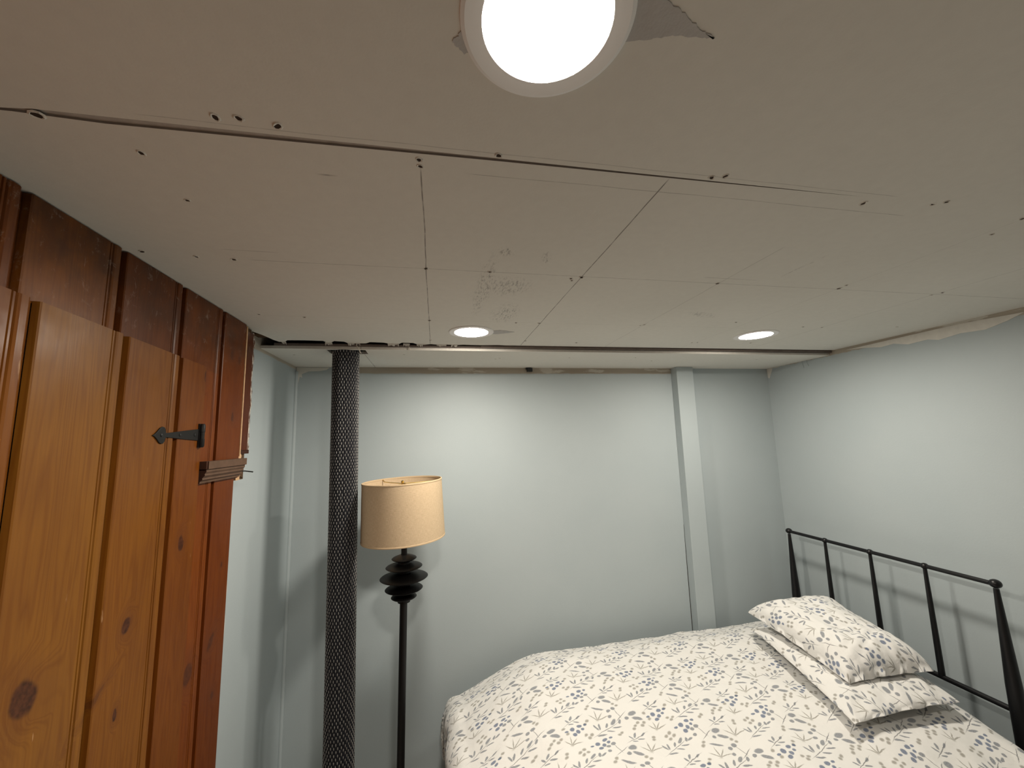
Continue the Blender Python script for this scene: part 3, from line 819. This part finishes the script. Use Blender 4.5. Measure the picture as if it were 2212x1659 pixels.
# ------------------------------------------------------------------ bed
def bed():
    XH = 2.150
    e = empty('bed_frame', (XH, 1.732, 0))
    tag(e, 'black metal bed frame with ball-topped spindle headboard against the right wall', 'bed frame')
    def P(name, vf, smooth=True, mat='black_metal', par=e):
        v, f = vf
        v = [(q[0] - XH, q[1] - 1.732, q[2]) for q in v]
        return mk(name, v, f, mat, par, smooth=smooth)
    zt = 0.997
    for y, sc in ((2.200, .95), (1.266, 1.0)):
        P('post', lathe([(.0085 * sc, zt - .016), (.012 * sc, zt - .10), (.0225, zt - .36), (.0235, zt - .50), (.0235, .30), (.020, FL + .02), (.024, FL)][::-1], 24, (XH, y, 0)))
        P('ball_finial', ball((XH, y, zt + .002), .0190 * sc, 0.88))
    for y in (1.967, 1.729, 1.498):
        P('spindle', lathe([(.0120, .545), (.0110, .70), (.0090, .88), (.0072, zt - .008)], 16, (XH, y, 0)))
        P('ball_joint', ball((XH, y, zt), .0150, 0.88))
    P('top_rail', tube([(XH, 1.27, zt), (XH, 2.198, zt)], .0088, 16))
    P('lower_rail', tube([(XH, 1.27, .541), (XH, 2.198, .541)], .0105, 16))
    for y in (1.262, 2.20):
        P('side_rail', box(0.16, XH, y - .012, y + .012, .26, .31), False)
    for y in (1.262, 2.20):
        P('leg', lathe([(.020, FL), (.020, .27), (.020, .33), (.012, .34)], 20, (0.16, y, 0)))
    P('foot_rail', box(.148, .172, 1.262, 2.20, .26, .31), False)
    for k in range(8):
        P('slat', box(.35 + .22 * k, .42 + .22 * k, 1.27, 2.19, .285, .300), False, 'oldwood')
    mt = box(0.28, 2.06, 1.22, 2.14, .305, .49)
    m_ = mk('mattress', *mt, 'mattress')
    b_ = m_.modifiers.new('bevel', 'BEVEL'); b_.width = 0.08; b_.segments = 4
    tag(m_, 'dark mattress lying on the metal frame beneath the floral duvet', 'mattress')
bed()

def top_z(x, y):
    """height of the duvet's upper surface"""
    z = 0.568
    z += 0.016 * mnoise.noise(Vector((x * 2.6, y * 2.6, 3.1))) + 0.008 * mnoise.noise(Vector((x * 7, y * 7, 1.2)))
    z += 0.008 * math.exp(-((x - 1.50) / .18) ** 2) * math.exp(-((y - 2.1) / .2) ** 2)
    z -= 0.150 * max(0.0, (0.50 - x) / 0.40) ** 1.35 * (0.35 + 0.65 * min(1.0, max(0.0, (y - 1.2) / 0.7)))
    z -= 0.072 * max(0.0, (y - 1.94) / 0.25) ** 1.5
    z -= 0.02 * max(0.0, (1.25 - y) / 0.2) ** 1.5 + 0.05 * max(0.0, (1.40 - y) / 0.34) ** 1.5 * min(1.0, max(0.0, (x - 1.3) / 0.5))
    return z
def duvet():
    x0, x1, y0, y1 = 0.115, 1.905, 1.06, 2.165       # flat part; beyond these the cloth rolls over
    R = 0.105; HANG = 0.34; st = 0.0125
    def arc(s, lo, hi, R, push):
        """returns position, drop, outward sign"""
        if lo <= s <= hi: return s, 0.0
        d = (lo - s) if s < lo else (s - hi)
        sg = -1 if s < lo else 1
        base = lo if s < lo else hi
        if d < R * PI / 2:
            a = d / R
            return base + sg * R * math.sin(a), R * (1 - math.cos(a))
        return base + sg * (R - 0.06 * (d - R * PI / 2)), R + (d - R * PI / 2)
    ext = R * PI / 2 + HANG - R
    rx0, rx1 = 0.075, 0.10
    xs = []; s = x0 - (rx0 * PI / 2 + 0.26)
    while s < x1 + rx1 * PI / 2 + 0.02: xs.append(s); s += st
    ys = []; s = y0 - (R * PI / 2 + 0.22)
    while s < y1 + 0.075 * PI / 2 + 0.18: ys.append(s); s += st
    V, U, F = [], [], []
    for s in xs:
        for t in ys:
            x, dx = arc(s, x0, x1, rx0 if s < x0 else rx1, 0)
            y, dy = arc(t, y0, y1, R if t < y0 else 0.075, 0)
            drop = math.hypot(dx, dy) if dx < 0.4 and dy < 0.4 else max(dx, dy)
            z = top_z(min(max(x, x0), x1), min(max(y, y0), y1)) - drop
            # folds on the hanging sides
            k = min(1.0, drop / 0.15)
            fx = 0.012 * k * math.sin(t * 31 + 1.5 * math.sin(t * 9)) * (1 if dx > dy else 0)
            fy = 0.012 * k * math.sin(s * 27 + 1.5 * math.sin(s * 7)) * (1 if dy > dx else 0)
            wr_ = mnoise.noise(Vector((s * 16, t * 16, 0))) * 0.004 + mnoise.noise(Vector((s * 38, t * 38, 5))) * 0.0016
            y = min(y + fy, YB - 0.022)
            V.append((x + fx, y, max(0.06, z + wr_))); U.append((s - 0.122 + 3.2, t - 1.331 + 2.62))
    n = len(ys)
    for i in range(len(xs) - 1):
        for j in range(n - 1):
            F.append((i * n + j, (i + 1) * n + j, (i + 1) * n + j + 1, i * n + j + 1))
    o = mk('duvet', V, F, 'floral', smooth=False, uvs=U)
    for p_ in o.data.polygons: p_.use_smooth = True
    sm = o.modifiers.new('thick', 'SOLIDIFY'); sm.thickness = 0.012; sm.offset = -1
    return tag(o, 'cream duvet printed with blue and grey sprigs spread over the bed', 'duvet')
duvet()

def pillow(name, c, th, zc, label, seed, uvo, sag=0.0, crease=None, pu=2.8, pv=3.4):
    """c: corners NL, NR, FR, FL as (x, y, z) of the seam; th: half thickness"""
    NL, NR, FR, FL = [Vector(q) for q in c]
    N = 56
    V, U, F = [], [], []
    ctr = (NL + NR + FR + FL) / 4
    for side in (1, -1):
        for i in range(N + 1):
            for j in range(N + 1):
                u, v_ = [(1 - 0.62) * q + 0.62 * math.sin(q * PI / 2) for q in (i / N * 2 - 1, j / N * 2 - 1)]
                a, b = (u + 1) / 2, (v_ + 1) / 2
                # edges bow inward between the corners
                ku = 1 - 0.055 * (1 - v_ * v_) * 1.0
                kv = 1 - 0.045 * (1 - u * u) * 1.0
                uu, vv = u * (1 - 0.055 * (1 - v_ * v_)), v_ * (1 - 0.04 * (1 - u * u))
                aa, bb = (uu + 1) / 2, (vv + 1) / 2
                p = NL * (1 - aa) * (1 - bb) + NR * aa * (1 - bb) + FR * aa * bb + FL * (1 - aa) * bb
                prof_ = max(0.0, (1 - abs(u) ** pu)) ** 0.46 * max(0.0, (1 - abs(v_) ** (pv if v_ < 0 else 3.4))) ** 0.42
                w1 = mnoise.noise(Vector((u * 2.1 + seed, v_ * 2.1, seed))) * 0.012
                rad = max(abs(u), abs(v_))
                ang = math.atan2(v_, u)
                # gathers radiating from corners
                g = 0.0
                for (cu, cv) in ((-1, -1), (1, -1), (1, 1), (-1, 1)):
                    du, dv = u - cu, v_ - cv
                    rr = math.hypot(du, dv)
                    g += math.exp(-(rr / 0.55) ** 2) * math.sin(math.atan2(dv, du) * 6 + seed * 3 + cu + 3 * w1 * 60) * 0.0070 * min(1, rr * 3) * 0.7
                edge = math.exp(-((1 - rad) / 0.16) ** 2) * math.sin((u * 9 if abs(v_) > abs(u) else v_ * 12) * 1.3 + seed + 2 * w1 * 60) * 0.0012
                w2 = mnoise.noise(Vector((u * 7, v_ * 8, seed * 2.0))) * 0.006
                h = th * prof_
                bottom = 0.42 if sag == 0 else 0.10
                z = (h + (w1 + g + w2 + edge) * min(1, prof_ * 1.6)) if side > 0 else -h * bottom + edge * 0.3
                if crease and side > 0: z += crease(u, v_) * min(1, prof_ * 2)
                p = p + Vector((0, 0, z + edge * 0.6))
                # wavy seam
                if rad > 0.9: p += (p - ctr).normalized() * mnoise.noise(Vector((u * 6, v_ * 6, seed))) * 0.005
                V.append(p)
    M_ = (N + 1) ** 2
    for side in range(2):                               # uv = arc length from the middle, so the print does not stretch
        g = lambda i, j: V[side * M_ + i * (N + 1) + j]
        h = N // 2
        cu = [[0.0] * (N + 1) for _ in range(N + 1)]; cv = [[0.0] * (N + 1) for _ in range(N + 1)]
        for k in range(N + 1):
            for q in range(h + 1, N + 1):
                cu[q][k] = cu[q - 1][k] + (g(q, k) - g(q - 1, k)).length
                cv[k][q] = cv[k][q - 1] + (g(k, q) - g(k, q - 1)).length
            for q in range(h - 1, -1, -1):
                cu[q][k] = cu[q + 1][k] - (g(q, k) - g(q + 1, k)).length
                cv[k][q] = cv[k][q + 1] - (g(k, q) - g(k, q + 1)).length
        for i in range(N + 1):
            for j in range(N + 1):
                U.append((uvo[0] + side + cv[i][j] + 1.0, uvo[1] + side - cu[i][j] + 1.0))
    for i in range(N):
        for j in range(N):
            q = (i * (N + 1) + j, (i + 1) * (N + 1) + j, (i + 1) * (N + 1) + j + 1, i * (N + 1) + j + 1)
            F.append(q); F.append(tuple(M_ + k for k in q[::-1]))
    rim = [i * (N + 1) for i in range(N)] + [N * (N + 1) + j for j in range(N)] + [i * (N + 1) + N for i in range(N, 0, -1)] + [j for j in range(N, 0, -1)]
    for k in range(len(rim)):
        a, b = rim[k], rim[(k + 1) % len(rim)]
        F.append((a, b, b + M_, a + M_))
    me_o = mk(name, V, F, 'floral', uvs=U)
    for p_ in me_o.data.polygons: p_.use_smooth = True
    return tag(me_o, label, 'pillow', 'floral pillows stacked at the head of the bed')
pillow('pillow', [(1.405, 1.262, .615), (1.885, 1.270, .612), (2.06, 1.86, .618), (1.575, 1.905, .620)], 0.043, 0,
       'flatter floral pillow at the bottom of the stack, lying on the duvet', 1.3, (0.10, 0.90))
def crs(u, v_):
    z = 0.0
    for k, (o_, s_) in enumerate(((0.0, .030), (0.16, .026), (0.33, .030))):
        d = (v_ + 0.93 - o_) - 0.55 * (u + 0.9) * 0.42 - 0.05 * math.sin(u * 4 + k)
        z -= 0.010 * math.exp(-(d / 0.05) ** 2) * math.exp(-((u - 0.15) / 0.6) ** 2)
    return z
pillow('pillow', [(1.53, 1.375, .664), (1.893, 1.345, .676), (2.035, 1.90, .696), (1.585, 1.935, .690)], 0.103, 0,
       'plump floral pillow on top of the stack, its near end creased', 4.1, (0.62, 1.53), crease=crs, sag=1, pu=3.6, pv=6.0)
